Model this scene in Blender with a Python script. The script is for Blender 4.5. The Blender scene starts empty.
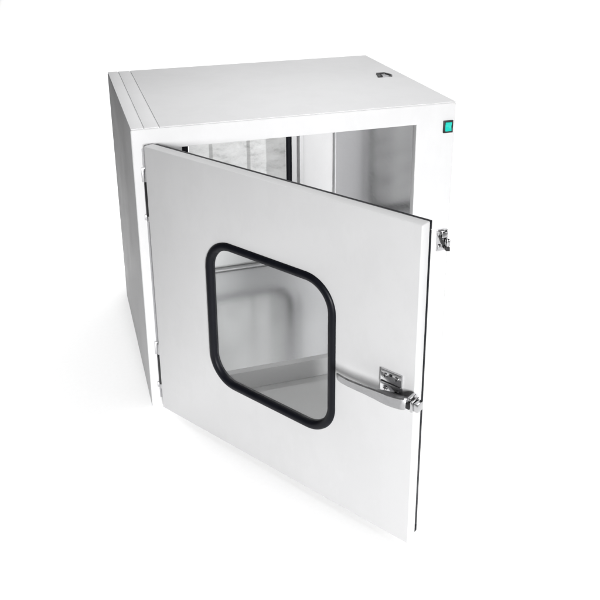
import bpy, bmesh, math, random
from mathutils import Vector, Matrix, noise

random.seed(7)
S = 0.7                      # metres per unit: the cabinet is 1 unit (0.7 m) wide
W, D, H = 1.0, 0.778, 0.9016
scene = bpy.context.scene
COL = scene.collection

# ------------------------------------------------------------------ helpers
class MB:
    """collects shapes (in units) and links them as one mesh object"""
    def __init__(self):
        self.bm = bmesh.new()

    def box(self, lo, hi, bev=0.0, seg=2):
        b = bmesh.new()
        vs = [b.verts.new((x, y, z)) for x in (lo[0], hi[0]) for y in (lo[1], hi[1]) for z in (lo[2], hi[2])]
        for q in ((0, 1, 3, 2), (4, 6, 7, 5), (0, 4, 5, 1), (2, 3, 7, 6), (0, 2, 6, 4), (1, 5, 7, 3)):
            b.faces.new([vs[i] for i in q])
        if bev > 0:
            bmesh.ops.bevel(b, geom=list(b.edges), offset=bev, segments=seg, profile=0.5, affect='EDGES')
        self._join(b)
        return self

    def cyl(self, p0, p1, r, seg=20, bev=0.0, r2=None):
        p0, p1 = Vector(p0), Vector(p1)
        d = p1 - p0
        b = bmesh.new()
        m = Matrix.Translation((p0 + p1) / 2) @ d.to_track_quat('Z', 'Y').to_matrix().to_4x4()
        bmesh.ops.create_cone(b, cap_ends=True, segments=seg, radius1=r, radius2=r if r2 is None else r2, depth=d.length, matrix=m)
        if bev > 0:
            es = [e for e in b.edges if len(e.link_faces) == 2 and any(len(f.verts) > 4 for f in e.link_faces)]
            bmesh.ops.bevel(b, geom=es, offset=bev, segments=2, profile=0.5, affect='EDGES')
        self._join(b)
        return self

    def ball(self, c, r, sc=(1, 1, 1)):
        b = bmesh.new()
        bmesh.ops.create_uvsphere(b, u_segments=16, v_segments=10, radius=r, matrix=Matrix.Translation(c) @ Matrix.Diagonal((*sc, 1)))
        self._join(b)
        return self

    def prism(self, pts, axis, a0, a1, bev=0.0):
        """polygon pts in the two other axes, extruded along axis from a0 to a1"""
        b = bmesh.new()
        def mk(p, a):
            return {'x': (a, p[0], p[1]), 'y': (p[0], a, p[1]), 'z': (p[0], p[1], a)}[axis]
        A = [b.verts.new(mk(p, a0)) for p in pts]
        B = [b.verts.new(mk(p, a1)) for p in pts]
        n = len(pts)
        b.faces.new(A); b.faces.new(B[::-1])
        for i in range(n):
            b.faces.new((A[i], B[i], B[(i + 1) % n], A[(i + 1) % n]))
        bmesh.ops.recalc_face_normals(b, faces=b.faces)
        if bev > 0:
            bmesh.ops.bevel(b, geom=list(b.edges), offset=bev, segments=2, profile=0.5, affect='EDGES')
        self._join(b)
        return self

    def loft(self, rings, caps=True):
        b = bmesh.new()
        R = [[b.verts.new(p) for p in r] for r in rings]
        n = len(R[0])
        for i in range(len(R) - 1):
            for j in range(n):
                b.faces.new((R[i][j], R[i][(j + 1) % n], R[i + 1][(j + 1) % n], R[i + 1][j]))
        if caps:
            b.faces.new(R[0]); b.faces.new(R[-1][::-1])
        bmesh.ops.recalc_face_normals(b, faces=b.faces)
        self._join(b)
        return self

    def _join(self, b):
        m = bpy.data.meshes.new('tmp')
        b.to_mesh(m); b.free()
        self.bm.from_mesh(m)
        bpy.data.meshes.remove(m)

    def build(self, name, mat, parent=None, smooth=35.0, flip_y=False):
        bm = self.bm
        for v in bm.verts:
            if flip_y:
                v.co.y = -v.co.y
            v.co *= S
        bmesh.ops.recalc_face_normals(bm, faces=bm.faces)
        me = bpy.data.meshes.new(name)
        bm.to_mesh(me); bm.free()
        if smooth:
            for p in me.polygons:
                p.use_smooth = True
            try:
                me.set_sharp_from_angle(angle=math.radians(smooth))
            except Exception:
                pass
        me.materials.append(mat)
        o = bpy.data.objects.new(name, me)
        COL.objects.link(o)
        if parent:
            o.parent = parent
        return o


def rr_loop(x0, x1, z0, z1, r, seg=12):
    """rounded rectangle, counter-clockwise in (x, z): four corner arcs of seg+1 points"""
    pts = []
    for cx, cz, a0 in ((x1 - r, z0 + r, -90), (x1 - r, z1 - r, 0), (x0 + r, z1 - r, 90), (x0 + r, z0 + r, 180)):
        for k in range(seg + 1):
            a = math.radians(a0 + 90 * k / seg)
            pts.append((cx + r * math.cos(a), cz + r * math.sin(a)))
    return pts


def holed_slab(mb, rect, loop, y0, y1, bev=0.003, seg=12, step=None, back_loop=None):
    """slab between y0 and y1, outer rectangle rect, rounded hole loop; past depth step the hole widens to back_loop"""
    x0, x1, z0, z1 = rect
    C4 = [(x1, z0), (x1, z1), (x0, z1), (x0, z0)]
    b = bmesh.new()
    def ring(lp, y):
        return [b.verts.new((p[0], y, p[1])) for p in lp]
    def lay(y, lp):
        c = ring(C4, y)
        l = ring(lp, y)
        n = seg + 1
        for i in range(4):
            for k in range(seg):
                b.faces.new((c[i], l[i * n + k], l[i * n + k + 1]))
            b.faces.new((c[i], l[i * n + seg], l[((i + 1) % 4) * n], c[(i + 1) % 4]))
        return c, l
    ca, la = lay(y0, loop)
    cb, lb = lay(y1, back_loop or loop)
    for i in range(4):
        b.faces.new((ca[i], ca[(i + 1) % 4], cb[(i + 1) % 4], cb[i]))
    chain = [la] + ([ring(loop, step), ring(back_loop, step)] if back_loop else []) + [lb]
    m = len(loop)
    for p, q in zip(chain, chain[1:]):
        for i in range(m):
            b.faces.new((p[i], p[(i + 1) % m], q[(i + 1) % m], q[i]))
    bmesh.ops.recalc_face_normals(b, faces=b.faces)
    if bev:
        outer = set(ca + cb)
        es = [e for e in b.edges if e.verts[0] in outer and e.verts[1] in outer]
        bmesh.ops.bevel(b, geom=es, offset=bev, segments=3, profile=0.5, affect='EDGES')
    mb._join(b)


def swept_ring(mb, rect, r, profile, seg=12):
    """closed profile of (inset, y) swept round a rounded rectangle"""
    x0, x1, z0, z1 = rect
    rings = []
    for ins, y in profile:
        rings.append([(p[0], y, p[1]) for p in rr_loop(x0 + ins, x1 - ins, z0 + ins, z1 - ins, max(r - ins, 0.001), seg)])
    b = bmesh.new()
    R = [[b.verts.new(p) for p in ring] for ring in rings]
    n, m = len(R), len(R[0])
    for i in range(n):
        for j in range(m):
            b.faces.new((R[i][j], R[i][(j + 1) % m], R[(i + 1) % n][(j + 1) % m], R[(i + 1) % n][j]))
    bmesh.ops.recalc_face_normals(b, faces=b.faces)
    mb._join(b)


# ---------------------------------------------------------------- materials
def mat_new(name):
    m = bpy.data.materials.new(name)
    m.use_nodes = True
    nt = m.node_tree
    return m, nt, nt.nodes, nt.links, nt.nodes['Principled BSDF']


def noise_node(N, L, scale, detail=4, stretch=None, rough=0.55):
    tc = N.new('ShaderNodeTexCoord')
    n = N.new('ShaderNodeTexNoise')
    n.inputs['Scale'].default_value = scale
    n.inputs['Detail'].default_value = detail
    n.inputs['Roughness'].default_value = rough
    if stretch:
        mp = N.new('ShaderNodeMapping')
        mp.inputs['Scale'].default_value = stretch
        L.new(tc.outputs['Object'], mp.inputs['Vector'])
        L.new(mp.outputs['Vector'], n.inputs['Vector'])
    else:
        L.new(tc.outputs['Object'], n.inputs['Vector'])
    return n


def ramp(N, L, src, stops):
    r = N.new('ShaderNodeValToRGB')
    e = r.color_ramp.elements
    while len(e) < len(stops):
        e.new(0.5)
    for el, (p, c) in zip(e, stops):
        el.position = p
        el.color = (*c, 1) if isinstance(c, tuple) else (c, c, c, 1)
    L.new(src, r.inputs['Fac'])
    return r


def bump(N, L, src, P, strength, dist):
    b = N.new('ShaderNodeBump')
    b.inputs['Strength'].default_value = strength
    b.inputs['Distance'].default_value = dist
    L.new(src, b.inputs['Height'])
    L.new(b.outputs['Normal'], P.inputs['Normal'])


def paint(name, col, rough=0.50):
    m, nt, N, L, P = mat_new(name)
    big = noise_node(N, L, 3.2, 5)
    r = ramp(N, L, big.outputs['Fac'], [(0.3, tuple(c * 0.98 for c in col)), (0.7, col)])
    L.new(r.outputs['Color'], P.inputs['Base Color'])
    sm = noise_node(N, L, 9.0, 6, rough=0.7)
    rr = ramp(N, L, sm.outputs['Fac'], [(0.35, rough - 0.06), (0.7, rough + 0.08)])
    L.new(rr.outputs['Color'], P.inputs['Roughness'])
    P.inputs['Specular IOR Level'].default_value = 0.06
    peel = noise_node(N, L, 420.0, 2)
    b1 = N.new('ShaderNodeBump'); b1.inputs['Strength'].default_value = 0.10; b1.inputs['Distance'].default_value = 0.0006
    L.new(peel.outputs['Fac'], b1.inputs['Height'])
    wave = noise_node(N, L, 4.5, 1)
    b2 = N.new('ShaderNodeBump'); b2.inputs['Strength'].default_value = 0.30; b2.inputs['Distance'].default_value = 0.004
    L.new(wave.outputs['Fac'], b2.inputs['Height']); L.new(b1.outputs['Normal'], b2.inputs['Normal'])
    L.new(b2.outputs['Normal'], P.inputs['Normal'])
    # faint rubbed marks left by hands and cloths
    mk = noise_node(N, L, 14.0, 7, (1.0, 1.0, 0.55), 0.72)
    mr = ramp(N, L, mk.outputs['Fac'], [(0.44, 0.955), (0.52, 1.0), (0.70, 1.0), (0.80, 0.97)])
    mul = N.new('ShaderNodeMixRGB'); mul.blend_type = 'MULTIPLY'; mul.inputs[0].default_value = 0.35
    L.new(r.outputs['Color'], mul.inputs[1]); L.new(mr.outputs['Color'], mul.inputs[2])
    L.new(mul.outputs[0], P.inputs['Base Color'])
    return m


def steel(name, col, rough, stretch, var=0.05, metallic=1.0, bmp=0.05):
    m, nt, N, L, P = mat_new(name)
    P.inputs['Metallic'].default_value = metallic
    br = noise_node(N, L, 60.0, 4, stretch)
    c = ramp(N, L, br.outputs['Fac'], [(0.25, tuple(x * 0.9 for x in col)), (0.75, col)])
    L.new(c.outputs['Color'], P.inputs['Base Color'])
    rr = ramp(N, L, br.outputs['Fac'], [(0.2, rough - var), (0.8, rough + var)])
    L.new(rr.outputs['Color'], P.inputs['Roughness'])
    bump(N, L, br.outputs['Fac'], P, bmp, 0.0008)
    return m


def plain(name, col, rough, metallic=0.0, nscale=80, var=0.06, bmp=0.08):
    m, nt, N, L, P = mat_new(name)
    P.inputs['Metallic'].default_value = metallic
    n = noise_node(N, L, nscale, 4)
    c = ramp(N, L, n.outputs['Fac'], [(0.3, tuple(x * 0.85 for x in col)), (0.7, col)])
    L.new(c.outputs['Color'], P.inputs['Base Color'])
    rr = ramp(N, L, n.outputs['Fac'], [(0.3, max(rough - var, 0.02)), (0.7, rough + var)])
    L.new(rr.outputs['Color'], P.inputs['Roughness'])
    if bmp:
        bump(N, L, n.outputs['Fac'], P, bmp, 0.0006)
    return m


PAINT = (0.575, 0.575, 0.58)
M_body = paint('white_powder_coat', PAINT)
M_door = paint('white_door_coat', PAINT, 0.48)
M_steel = steel('brushed_stainless', (0.50, 0.50, 0.51), 0.15, (1.0, 1.0, 14.0))
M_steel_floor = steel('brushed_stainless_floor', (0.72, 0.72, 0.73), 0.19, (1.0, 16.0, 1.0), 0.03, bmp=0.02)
M_chrome = plain('polished_chrome', (0.62, 0.62, 0.63), 0.16, 1.0, 60, 0.05, 0.05)
M_satin = plain('satin_cast_metal', (0.52, 0.52, 0.53), 0.50, 1.0, 140, 0.06, 0.12)
M_rubber = plain('black_rubber', (0.0045, 0.005, 0.008), 0.45, 0.0, 90, 0.08, 0.06)
M_rubber.node_tree.nodes['Principled BSDF'].inputs['Specular IOR Level'].default_value = 0.15
M_black = plain('black_plastic', (0.010, 0.010, 0.011), 0.4, 0.0, 120)
M_grey = plain('grey_plastic', (0.30, 0.30, 0.31), 0.5, 0.0, 120)
M_teal = plain('teal_lens', (0.010, 0.50, 0.42), 0.16, 0.0, 200, 0.03, 0.0)


def mat_glass():
    m, nt, N, L, P = mat_new('clear_glass')
    out = N['Material Output']
    N.remove(P)
    tr = N.new('ShaderNodeBsdfTransparent'); tr.inputs['Color'].default_value = (0.985, 0.99, 0.988, 1)
    gl = N.new('ShaderNodeBsdfGlossy'); gl.inputs['Roughness'].default_value = 0.02
    n = noise_node(N, L, 5.0, 5)
    rr = ramp(N, L, n.outputs['Fac'], [(0.4, 0.01), (0.75, 0.05)])
    L.new(rr.outputs['Color'], gl.inputs['Roughness'])
    lw = N.new('ShaderNodeLayerWeight'); lw.inputs['Blend'].default_value = 0.5
    pw = N.new('ShaderNodeMath'); pw.operation = 'POWER'; pw.inputs[1].default_value = 4.0
    L.new(lw.outputs['Facing'], pw.inputs[0])
    fr = N.new('ShaderNodeMapRange'); fr.inputs['To Min'].default_value = 0.02; fr.inputs['To Max'].default_value = 0.7
    L.new(pw.outputs[0], fr.inputs['Value'])
    mx = N.new('ShaderNodeMixShader')
    L.new(fr.outputs['Result'], mx.inputs['Fac'])
    L.new(tr.outputs[0], mx.inputs[1]); L.new(gl.outputs[0], mx.inputs[2])
    L.new(mx.outputs[0], out.inputs['Surface'])
    return m


def mat_film():
    m, nt, N, L, P = mat_new('wrinkled_protective_film')
    out = N['Material Output']
    P.inputs['Base Color'].default_value = (0.86, 0.86, 0.87, 1)
    P.inputs['Roughness'].default_value = 0.3
    n = noise_node(N, L, 13.0, 8, (1.0, 1.0, 2.2), 0.68)
    n.inputs['Distortion'].default_value = 0.25
    c = ramp(N, L, n.outputs['Fac'], [(0.36, 0.58), (0.46, 0.78), (0.58, 0.88)])
    L.new(c.outputs['Color'], P.inputs['Base Color'])
    bump(N, L, n.outputs['Fac'], P, 0.9, 0.008)
    # two narrow grey lines, and edge shade put into the colour at one side
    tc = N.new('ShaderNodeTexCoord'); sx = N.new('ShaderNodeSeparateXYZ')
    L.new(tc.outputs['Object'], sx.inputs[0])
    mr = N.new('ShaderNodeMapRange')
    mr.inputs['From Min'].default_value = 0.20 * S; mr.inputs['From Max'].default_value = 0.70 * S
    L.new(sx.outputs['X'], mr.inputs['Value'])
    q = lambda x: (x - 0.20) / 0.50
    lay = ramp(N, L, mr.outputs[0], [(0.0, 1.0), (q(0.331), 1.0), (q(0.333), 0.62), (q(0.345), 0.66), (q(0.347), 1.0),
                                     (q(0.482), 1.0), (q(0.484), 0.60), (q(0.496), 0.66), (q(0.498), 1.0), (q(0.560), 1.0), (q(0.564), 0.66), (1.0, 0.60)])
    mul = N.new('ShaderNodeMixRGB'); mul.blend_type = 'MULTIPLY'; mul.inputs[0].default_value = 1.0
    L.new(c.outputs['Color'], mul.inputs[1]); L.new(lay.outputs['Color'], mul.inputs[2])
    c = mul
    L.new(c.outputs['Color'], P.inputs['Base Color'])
    tl = N.new('ShaderNodeBsdfTranslucent')
    L.new(c.outputs['Color'], tl.inputs['Color'])
    mx = N.new('ShaderNodeMixShader'); mx.inputs['Fac'].default_value = 0.55
    L.new(P.outputs[0], mx.inputs[1]); L.new(tl.outputs[0], mx.inputs[2])
    L.new(mx.outputs[0], out.inputs['Surface'])
    return m


M_glass = mat_glass()
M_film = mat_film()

# -------------------------------------------------------------- the setting
def mat_floor():
    """translucent white floor, made up so added lamps below can whiten it"""
    m, nt, N, L, P = mat_new('white_translucent_floor')
    out = N['Material Output']
    n = noise_node(N, L, 120.0, 3)
    c = ramp(N, L, n.outputs['Fac'], [(0.3, 0.90), (0.7, 0.915)])
    L.new(c.outputs['Color'], P.inputs['Base Color'])
    P.inputs['Roughness'].default_value = 0.6
    P.inputs['Specular IOR Level'].default_value = 0.25
    tl = N.new('ShaderNodeBsdfTranslucent')
    L.new(c.outputs['Color'], tl.inputs['Color'])
    mx = N.new('ShaderNodeMixShader'); mx.inputs['Fac'].default_value = 0.45
    L.new(P.outputs[0], mx.inputs[1]); L.new(tl.outputs[0], mx.inputs[2])
    L.new(mx.outputs[0], out.inputs['Surface'])
    return m

b = bmesh.new()
b.faces.new([b.verts.new(p) for p in ((-30.0, -30.0, 0.0), (30.0, -30.0, 0.0), (30.0, 30.0, 0.0), (-30.0, 30.0, 0.0))])
fl = MB(); fl._join(b)
floor = fl.build('floor', mat_floor(), None)
floor['kind'] = 'structure'
floor['label'] = 'plain white floor under the cabinet'

# ---------------------------------------------------------------- the cabinet
box = bpy.data.objects.new('pass_box', None)
COL.objects.link(box)
box['label'] = 'white metal pass box cabinet with its windowed front door swung half open'
box['category'] = 'pass box'

OX0, OX1, OZ0, OZ1 = 0.133, 0.867, 0.066, 0.840      # opening, front and rear

def shell():
    mb = MB()
    b = bmesh.new()
    def ring(y, x0, x1, z0, z1):
        return [b.verts.new(p) for p in ((x0, y, z0), (x1, y, z0), (x1, y, z1), (x0, y, z1))]
    fo = ring(0, 0, W, 0, H); ro = ring(D, 0, W, 0, H)
    fi = ring(0, OX0, OX1, OZ0, OZ1); ri = ring(D, OX0, OX1, OZ0, OZ1)
    fj = ring(0.024, OX0, OX1, OZ0, OZ1); rj = ring(D - 0.024, OX0, OX1, OZ0, OZ1)
    e = 0.006
    fk = ring(0.024, OX0 - e, OX1 + e, OZ0 - e, OZ1 + e); rk = ring(D - 0.024, OX0 - e, OX1 + e, OZ0 - e, OZ1 + e)
    def band(p, q):
        for i in range(4):
            b.faces.new((p[i], p[(i + 1) % 4], q[(i + 1) % 4], q[i]))
    band(fo, ro); band(fo, fi); band(fi, fj); band(fj, fk); band(fk, rk); band(rk, rj); band(rj, ri); band(ri, ro)
    bmesh.ops.recalc_face_normals(b, faces=b.faces)
    so = set(fo + ro)
    es = [x for x in b.edges if x.verts[0] in so and x.verts[1] in so]
    si = set(fi + ri)
    es2 = [x for x in b.edges if x.verts[0] in si and x.verts[1] in si]
    bmesh.ops.bevel(b, geom=es, offset=0.0045, segments=3, profile=0.5, affect='EDGES')
    bmesh.ops.bevel(b, geom=[x for x in es2 if x.is_valid], offset=0.0015, segments=2, profile=0.5, affect='EDGES')
    mb._join(b)
    return mb

cab = shell().build('cabinet', M_body, box)

# folded sheets of the top: three sheets butted with narrow open seams
def top_sheet(x0, x1, y0=0.0012, y1=D - 0.0015):
    return MB().box((x0, y0, H - 0.0005), (x1, y1, H + 0.0028), 0.0013, 2)
for x0, x1 in ((0.0012, 0.0358), (0.0385, 0.0783), (0.0812, 0.9988)):
    top_sheet(x0, x1).build('top_sheet', M_body, cab)

# stainless liner: four walls just inside the frame lips
e = 0.006
lx0, lx1, lz0, lz1, ly0, ly1 = OX0 - e + 0.001, OX1 + e - 0.001, OZ0 - e + 0.001, OZ1 + e - 0.001, 0.0245, D - 0.0245
MB().box((lx0, ly0, lz0), (lx1, ly1, lz0 + 0.002)).build('liner_floor', M_steel_floor, box)
MB().box((lx0, ly0, lz1 - 0.002), (lx1, ly1, lz1)).build('liner_ceiling', M_steel, box)
MB().box((lx0, ly0, lz0 + 0.0025), (lx0 + 0.002, ly1, lz1 - 0.0025)).build('liner_wall', M_steel, box)
MB().box((lx1 - 0.002, ly0, lz0 + 0.0025), (lx1, ly1, lz1 - 0.0025)).build('liner_wall', M_steel, box)

# ------------------------------------------------------------------- doors
DW, DZ0, DZ1, DT, DS = 0.898, 0.013, 0.862, 0.032, 0.010
WX0, WX1, WZ0, WZ1, WR = 0.228, 0.671, 0.210, 0.658, 0.092     # outer outline of the window gasket

def make_door(name, parent, flip, WZ1=WZ1):
    ins, SK = 0.012, 0.008       # the pane is clamped in the thin outer skin, the core behind it is cut wider
    loop = rr_loop(WX0 + ins, WX1 - ins, WZ0 + ins, WZ1 - ins, WR - ins)
    wide = rr_loop(WX0 - 0.030, WX1 + 0.030, WZ0 - 0.030, WZ1 + 0.030, WR + 0.030)
    wide2 = rr_loop(WX0 - 0.045, WX1 + 0.020, WZ0 - 0.050, WZ1 + 0.030, WR + 0.020)
    mb = MB()
    holed_slab(mb, (0, DW, DZ0, DZ1), loop, 0.0, DT, 0.0028, 12, SK, wide)
    door = mb.build(name, M_door, parent, flip_y=flip)
    # raised inner pan
    mb = MB()
    holed_slab(mb, (0.15, DW - 0.19, 0.078, 0.80), wide2, DT + 0.0003, DT + 0.022, 0.003)
    mb.build('inner_pan', M_door, door, flip_y=flip)
    # rubber window gasket, proud of both faces
    w, yb = 0.0235, SK
    prof = [(0.0, -0.0004), (0.0010, -0.0036), (0.0040, -0.0066), (0.0085, -0.0084), (0.0125, -0.0086), (0.0170, -0.0074),
            (0.0205, -0.0050), (0.0228, -0.0018), (w, yb - 0.0020), (w, yb + 0.0010), (0.0205, yb + 0.0050), (0.0105, yb + 0.0070), (0.005, yb + 0.0060), (0.0, yb + 0.0006)]
    mb = MB()
    swept_ring(mb, (WX0, WX1, WZ0, WZ1), WR, prof, 16)
    mb.build('window_gasket', M_rubber, door, smooth=50, flip_y=flip)
    # pane
    pl = rr_loop(WX0 + 0.018, WX1 - 0.018, WZ0 + 0.018, WZ1 - 0.018, WR - 0.018)
    mb = MB()
    mb.prism(pl, 'y', 0.0010, 0.0060)
    mb.build('window_pane', M_glass, door, smooth=30, flip_y=flip)
    # black seal round the inner perimeter, flush with the door edge
    mb = MB()
    x0, x1, z0, z1, sw = 0.012, DW - 0.0006, DZ0 + 0.012, DZ1 - 0.0006, 0.022
    y0, y1 = DT - 0.0004, DT + DS
    mb.box((x0, y0, z1 - sw), (x1, y1, z1), 0.002)
    mb.box((x0, y0, z0), (x1, y1, z0 + sw), 0.002)
    mb.box((x0, y0 + 0.0002, z0 + sw), (x0 + sw, y1 - 0.0002, z1 - sw), 0.002)
    mb.box((x1 - sw, y0 + 0.0002, z0 + sw), (x1, y1 - 0.0002, z1 - sw), 0.002)
    mb.build('door_seal', M_rubber, door, flip_y=flip)
    return door

def make_handle(door):
    # screwed mounting plate: two leaves with a fold between them and four screws
    mb = MB()
    px0, px1, pz0, pz1 = 0.806, 0.866, 0.416, 0.481
    mb.box((px0, -0.0045, pz0), (px1, 0.0006, (pz0 + pz1) / 2 - 0.001), 0.0012)
    mb.box((px0 + 0.001, -0.0060, (pz0 + pz1) / 2 + 0.001), (px1 - 0.001, 0.0004, pz1), 0.0012)
    mb.cyl((px0 + 0.003, -0.005, (pz0 + pz1) / 2), (px1 - 0.003, -0.005, (pz0 + pz1) / 2), 0.0028, 12)
    for sx in (px0 + 0.014, px1 - 0.014):
        for sz, y in ((pz0 + 0.016, -0.0045), (pz1 - 0.014, -0.006)):
            mb.cyl((sx, y + 0.001, sz), (sx, y - 0.0022, sz), 0.0062, 18, 0.0008)
    mb.build('handle_plate', M_chrome, door)
    mb = MB()
    for sx in (px0 + 0.014, px1 - 0.014):
        for sz, y in ((pz0 + 0.016, -0.0045), (pz1 - 0.014, -0.006)):
            mb.box((sx - 0.0042, y - 0.0026, sz - 0.0008), (sx + 0.0042, y - 0.0018, sz + 0.0008))
            mb.box((sx - 0.0008, y - 0.0027, sz - 0.0042), (sx + 0.0008, y - 0.0019, sz + 0.0042))
    mb.box(((px0 + px1) / 2 - 0.004, -0.0068, pz1 - 0.012), ((px0 + px1) / 2 + 0.004, -0.0058, pz1 - 0.006))
    mb.build('screw_recess', M_black, door)
    # lever: lofted, thin raised tip at the left, deep body at the right
    sec = [  # s, y_front, y_back, z_bot, z_top
        (0.7120, -0.0510, -0.0465, 0.4380, 0.4515), (0.7150, -0.0520, -0.0445, 0.4325, 0.4520), (0.7250, -0.0515, -0.0425, 0.4275, 0.4495),
        (0.7450, -0.0500, -0.0385, 0.4245, 0.4460), (0.7700, -0.0485, -0.0345, 0.4230, 0.4455), (0.7950, -0.0475, -0.0295, 0.4220, 0.4460),
        (0.8150, -0.0470, -0.0230, 0.4205, 0.4475), (0.8320, -0.0468, -0.0130, 0.4190, 0.4485), (0.8500, -0.0468, -0.0045, 0.4185, 0.4490),
        (0.8640, -0.0468, -0.0042, 0.4190, 0.4500), (0.8860, -0.0455, -0.0042, 0.4215, 0.4530), (0.8960, -0.0430, -0.0042, 0.4235, 0.4545), (0.9000, -0.0390, -0.0060, 0.4265, 0.4530)]
    rings = []
    for s, yf, yb, zb, zt in sec:
        c = 0.0028 if zt - zb > 0.013 else 0.0018
        c2 = min(c, (yb - yf) * 0.3)
        dz = 0.017 * min(1.0, (yb - yf) / 0.042)      # the top of the casting slopes down towards the door
        tb, bb = zt - dz, zb - dz * 0.35
        rings.append([(s, yf + c2, zb), (s, yf, zb + c), (s, yf, zt - c), (s, yf + c2, zt), (s, yb - c2, tb), (s, yb, tb - c * 0.6), (s, yb, bb + c * 0.6), (s, yb - c2, bb)])
    mb = MB()
    mb.loft(rings)
    # raised rib between grip and lock body
    mb.box((0.8535, -0.0476, 0.4215), (0.8560, -0.0462, 0.4465), 0.0004)
    mb.build('door_handle', M_satin, door, smooth=40)
    # latch bolt with its spring and roller, reaching past the door edge
    mb = MB()
    mb.box((0.8985, -0.0330, 0.4250), (0.9080, -0.0080, 0.4540), 0.0020)
    mb.box((0.9095, -0.0385, 0.4230), (0.9165, -0.0100, 0.4500), 0.0014)
    mb.box((0.9160, -0.0350, 0.4255), (0.9290, -0.0120, 0.4475), 0.0022)
    mb.build('latch_bolt', M_chrome, door)
    mb = MB()
    mb.cyl((0.9060, -0.0250, 0.4390), (0.9125, -0.0250, 0.4390), 0.0120, 18)
    mb.box((0.8990, -0.0400, 0.4290), (0.9090, -0.0335, 0.4440), 0.001)
    mb.build('latch_bushing', M_black, door)

A_OPEN = 0.98920259
front = make_door('front_door', box, False)
front.location = Vector((0.0298, -0.0302, 0)) * S
front.rotation_euler = (0, 0, -A_OPEN)
make_handle(front)
rear = make_door('rear_door', box, True, 0.725)
rear.location = Vector((0.0298, D + DT + DS + 0.0004, 0)) * S

# wrinkled film left on the rear pane: a real, creased sheet
def film():
    b = bmesh.new()
    x0, x1, z0, z1 = WX0 + 0.026, WX1 - 0.026, WZ0 + 0.026, 0.725 - 0.026
    nx, nz = 110, 110
    g = []
    for i in range(nx + 1):
        row = []
        for k in range(nz + 1):
            x = x0 + (x1 - x0) * i / nx; z = z0 + (z1 - z0) * k / nz
            v = Vector((x * 9, z * 14, 3.1))
            h = noise.ridged_multi_fractal(v, 0.9, 2.1, 5, 1.0, 2.0, noise_basis='PERLIN_ORIGINAL')
            edge = min(i, nx - i, k, nz - k) / 8
            y = 0.0085 + 0.0070 * h * min(1, edge) * 0.6
            row.append(b.verts.new((x, y, z)))
        g.append(row)
    for i in range(nx):
        for k in range(nz):
            b.faces.new((g[i][k], g[i + 1][k], g[i + 1][k + 1], g[i][k + 1]))
    mb = MB(); mb._join(b)
    return mb
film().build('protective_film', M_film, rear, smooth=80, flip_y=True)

# --------------------------------------------------- hinges on the front frame
MB().box((0.0270, -0.0030, 0.030), (0.0440, 0.0004, 0.846), 0.0008).build('hinge_strip', M_grey, box)
for z0, z1 in ((0.630, 0.795), (0.070, 0.235)):
    hx, hy, r = 0.0335, -0.0105, 0.0070
    mb = MB()
    mb.cyl((hx, hy, z1 - 0.044), (hx, hy, z1 - 0.012), r, 20, 0.001)
    mb.ball((hx, hy, z1 - 0.010), r * 0.95, (1, 1, 0.8))
    mb.box((hx - 0.012, -0.0062, z1 - 0.046), (hx + 0.006, -0.0032, z1 - 0.004), 0.0008)
    mb.cyl((hx, hy, z0 + 0.010), (hx, hy, z1 - 0.02), r * 0.5, 12)
    hg = mb.build('hinge', M_satin, box)
    mb = MB()
    mb.cyl((hx, hy, z0), (hx, hy, z0 + 0.016), r, 20, 0.001)
    mb.box((hx - 0.012, -0.0062, z0 + 0.002), (hx + 0.006, -0.0032, z0 + 0.018), 0.0008)
    mb.build('hinge_knuckle', M_satin, hg)
    mb = MB()
    mb.cyl((hx, hy, z0 + 0.0165), (hx, hy, z1 - 0.0445), r * 1.05, 20, 0.001)
    mb.box((hx - 0.004, -0.0100, z0 + 0.019), (hx + 0.012, -0.0032, z1 - 0.048), 0.001)
    mb.build('hinge_sleeve', M_black, hg)

# ------------------------------------------------- keeper on the right frame
mb = MB()
mb.box((0.9560, -0.0040, 0.400), (0.9930, 0.0005, 0.476), 0.0012)
mb.prism([(-0.0040, 0.472), (-0.0100, 0.468), (-0.0120, 0.450), (-0.0040, 0.440)], 'x', 0.970, 0.991, 0.0012)
mb.box((0.9850, -0.0200, 0.418), (0.9985, -0.0042, 0.442), 0.0030)
mb.box((0.9600, -0.0100, 0.405), (0.9720, -0.0042, 0.422), 0.0015)
mb.cyl((0.9610, -0.0055, 0.466), (0.9610, -0.0035, 0.466), 0.0034, 14)
keeper = mb.build('latch_keeper', M_chrome, box)
mb = MB()
mb.prism([(0.9590, 0.4560), (0.9650, 0.4580), (0.9810, 0.4260), (0.9740, 0.4220)], 'y', -0.0150, -0.0042, 0.0010)
mb.build('keeper_pawl', M_black, keeper)
mb = MB()
mb.prism([(0.9830, 0.4175), (0.9975, 0.4160), (0.9985, 0.4010), (0.9840, 0.4030)], 'y', -0.0200, -0.0060, 0.0016)
mb.build('keeper_roller', M_black, keeper)

# ------------------------------------------------------------------- switch
mb = MB()
sx0, sx1, sz0, sz1 = 0.9580, 0.9905, 0.8060, 0.8460
loop = rr_loop(sx0 + 0.0055, sx1 - 0.0045, sz0 + 0.005, sz1 - 0.005, 0.001, 12)
holed_slab(mb, (sx0, sx1, sz0, sz1), loop, -0.0060, 0.0004, 0.0010)
sw = mb.build('power_switch', M_black, box)
mb = MB()
zc = (sz0 + sz1) / 2
mb.prism([(-0.0015, sz0 + 0.0055), (-0.0068, sz0 + 0.0055), (-0.0042, zc), (-0.0078, sz1 - 0.0055), (-0.0015, sz1 - 0.0055)], 'x', sx0 + 0.006, sx1 - 0.005, 0.0005)
mb.build('rocker', M_teal, sw)

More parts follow.
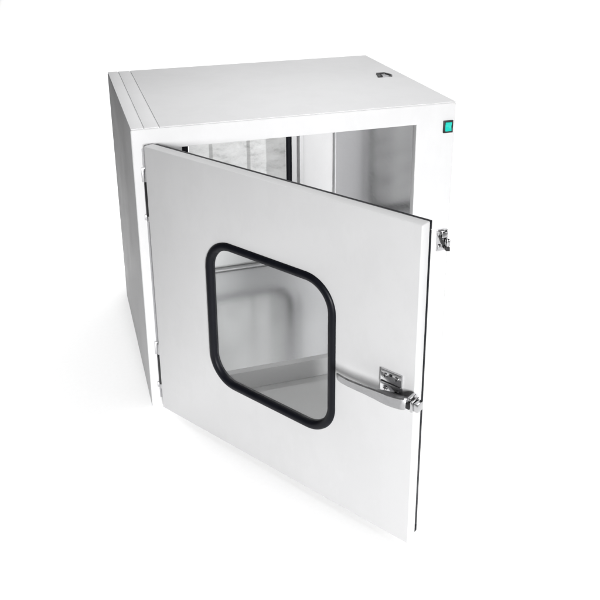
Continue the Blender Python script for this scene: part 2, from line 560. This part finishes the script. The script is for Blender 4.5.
# ----------------------------------------------- black cable outlet on the top
zt = H + 0.0026
mb = MB()
cx0, cx1, cy0, cy1 = 0.895, 0.948, 0.380, 0.432
mb.prism([(cx0 + 0.010, cy1), (cx0 + 0.006, cy0 + 0.018), (cx0, cy0 + 0.016), (cx0, cy0 + 0.006), (cx0 + 0.016, cy0 + 0.006), (cx0 + 0.018, cy1 - 0.014),
          (cx1 - 0.016, cy1 - 0.014), (cx1 - 0.009, cy0 + 0.010), (cx1, cy0 + 0.006), (cx1, cy0 + 0.018), (cx1 - 0.012, cy1)], 'z', zt, zt + 0.0075, 0.0010)
co = mb.build('cable_outlet', M_black, box)
MB().prism([(cx0 + 0.0165, cy0 + 0.004), (cx0 + 0.0185, cy1 - 0.0145), (cx1 - 0.0165, cy1 - 0.0145), (cx1 - 0.0105, cy0 + 0.008)], 'z', zt - 0.0002, zt + 0.0042, 0.0006).build('outlet_plug', M_grey, co)

# ------------------------------------------------------------------ camera
R = [[0.952478, -0.304599, -0.002148], [-0.104821, -0.321136, -0.941214], [0.286003, 0.896711, -0.337804]]
cam = bpy.data.cameras.new('camera')
co_ = bpy.data.objects.new('camera', cam)
COL.objects.link(co_)
right, down, fwd = Vector(R[0]), Vector(R[1]), Vector(R[2])
M = Matrix((right, -down, -fwd)).transposed().to_4x4()
M.translation = Vector([-0.18339, -2.22887, 1.53901]) * S
co_.matrix_world = M
F, CX, CY = (819.68, 312.023, 179.248)
cam.sensor_fit = 'HORIZONTAL'
cam.sensor_width = 36.0
cam.lens = F / 600 * 36
cam.shift_x = (300 - CX) / 600
cam.shift_y = (CY - 300) / 600
cam.clip_start = 0.01
cam.clip_end = 200
scene.camera = co_

# ------------------------------------------------------------------- lights
wd = bpy.data.worlds.new('World')
scene.world = wd
wd.use_nodes = True
bg = wd.node_tree.nodes['Background']
bg.inputs['Color'].default_value = (1, 1, 1, 1)
bg.inputs['Strength'].default_value = 0.03

def area(name, loc, target, sx, sy, power, spread=180, col=(1, 1, 1)):
    l = bpy.data.lights.new(name, 'AREA')
    l.shape = 'RECTANGLE'; l.size = sx * S; l.size_y = sy * S
    l.energy = power; l.color = col; l.spread = math.radians(spread)
    o = bpy.data.objects.new(name, l)
    COL.objects.link(o)
    loc, target = Vector(loc) * S, Vector(target) * S
    o.location = loc
    o.rotation_euler = (target - loc).to_track_quat('-Z', 'Y').to_euler()
    return o

# added lamps under the translucent floor to whiten it, set round the cabinet's footprint
UNDER = 2.5                 # watts per square unit
def under(name, cx, cy, sx, sy, ang=0.0, k=1.0, dz=0.05):
    l = bpy.data.lights.new(name, 'AREA')
    l.shape = 'RECTANGLE'; l.size = sx * S; l.size_y = sy * S
    l.energy = UNDER * k * sx * sy
    o = bpy.data.objects.new(name, l)
    COL.objects.link(o)
    o.location = Vector((cx, cy, -dz)) * S
    o.rotation_euler = (math.pi, 0, ang)

under('under_fill_left', -0.285, 0.25, 0.65, 1.60)
under('under_fill_back', 5.60, 8.40, 12.9, 14.9, 0.0, 1.55)
under('under_fill_right', 2.53, -0.20, 3.74, 2.46)
under('under_fill_near', 0.71, -1.00, 0.32, 0.95)
ca, sa = math.cos(A_OPEN), math.sin(A_OPEN)
# the edge of this one runs along the bottom of the open door
ls_, lw_ = 1.50, 1.15
mx_ = 0.0298 + (ls_ / 2 - 0.02) * ca - (lw_ / 2 - 0.035) * sa
my_ = -0.0302 - (ls_ / 2 - 0.02) * sa - (lw_ / 2 - 0.035) * ca
under('under_fill_front', mx_, my_, ls_, lw_, -A_OPEN)

area('softbox_top', (0.95, 0.85, 3.1), (0.8, 0.75, 0), 2.4, 2.4, 38)
area('softbox_front', (-0.20, -9.0, 2.2), (0.30, 0.0, 0.42), 2.2, 2.4, 29.0, 37)
area('back_fill', (0.6, 4.2, 2.6), (0.5, 0.4, 0.6), 4.0, 1.4, 11)  # added light high behind, brightens the upward faces of the metal
area('rear_fill', (0.5, 1.45, 0.42), (0.5, 0.8, 0.42), 0.7, 0.5, 0.8)  # added light hidden behind the cabinet, shines through the rear pane
area('softbox_right', (3.1, -2.4, 0.95), (0.5, 0.0, 0.2), 1.4, 1.2, 8)
area('interior_fill', (0.45, 0.30, 0.825), (0.45, 0.36, 0.0), 0.5, 0.08, 0.8)  # added fill, not a fitting of the cabinet; lifts the inner pan

# ------------------------------------------------------------------ render
scene.render.engine = 'CYCLES'
scene.view_settings.view_transform = 'Standard'
scene.view_settings.look = 'None'
scene.view_settings.exposure = 0.0
scene.view_settings.gamma = 1.0
scene.cycles.max_bounces = 12
scene.cycles.transparent_max_bounces = 12
scene.cycles.use_denoising = True
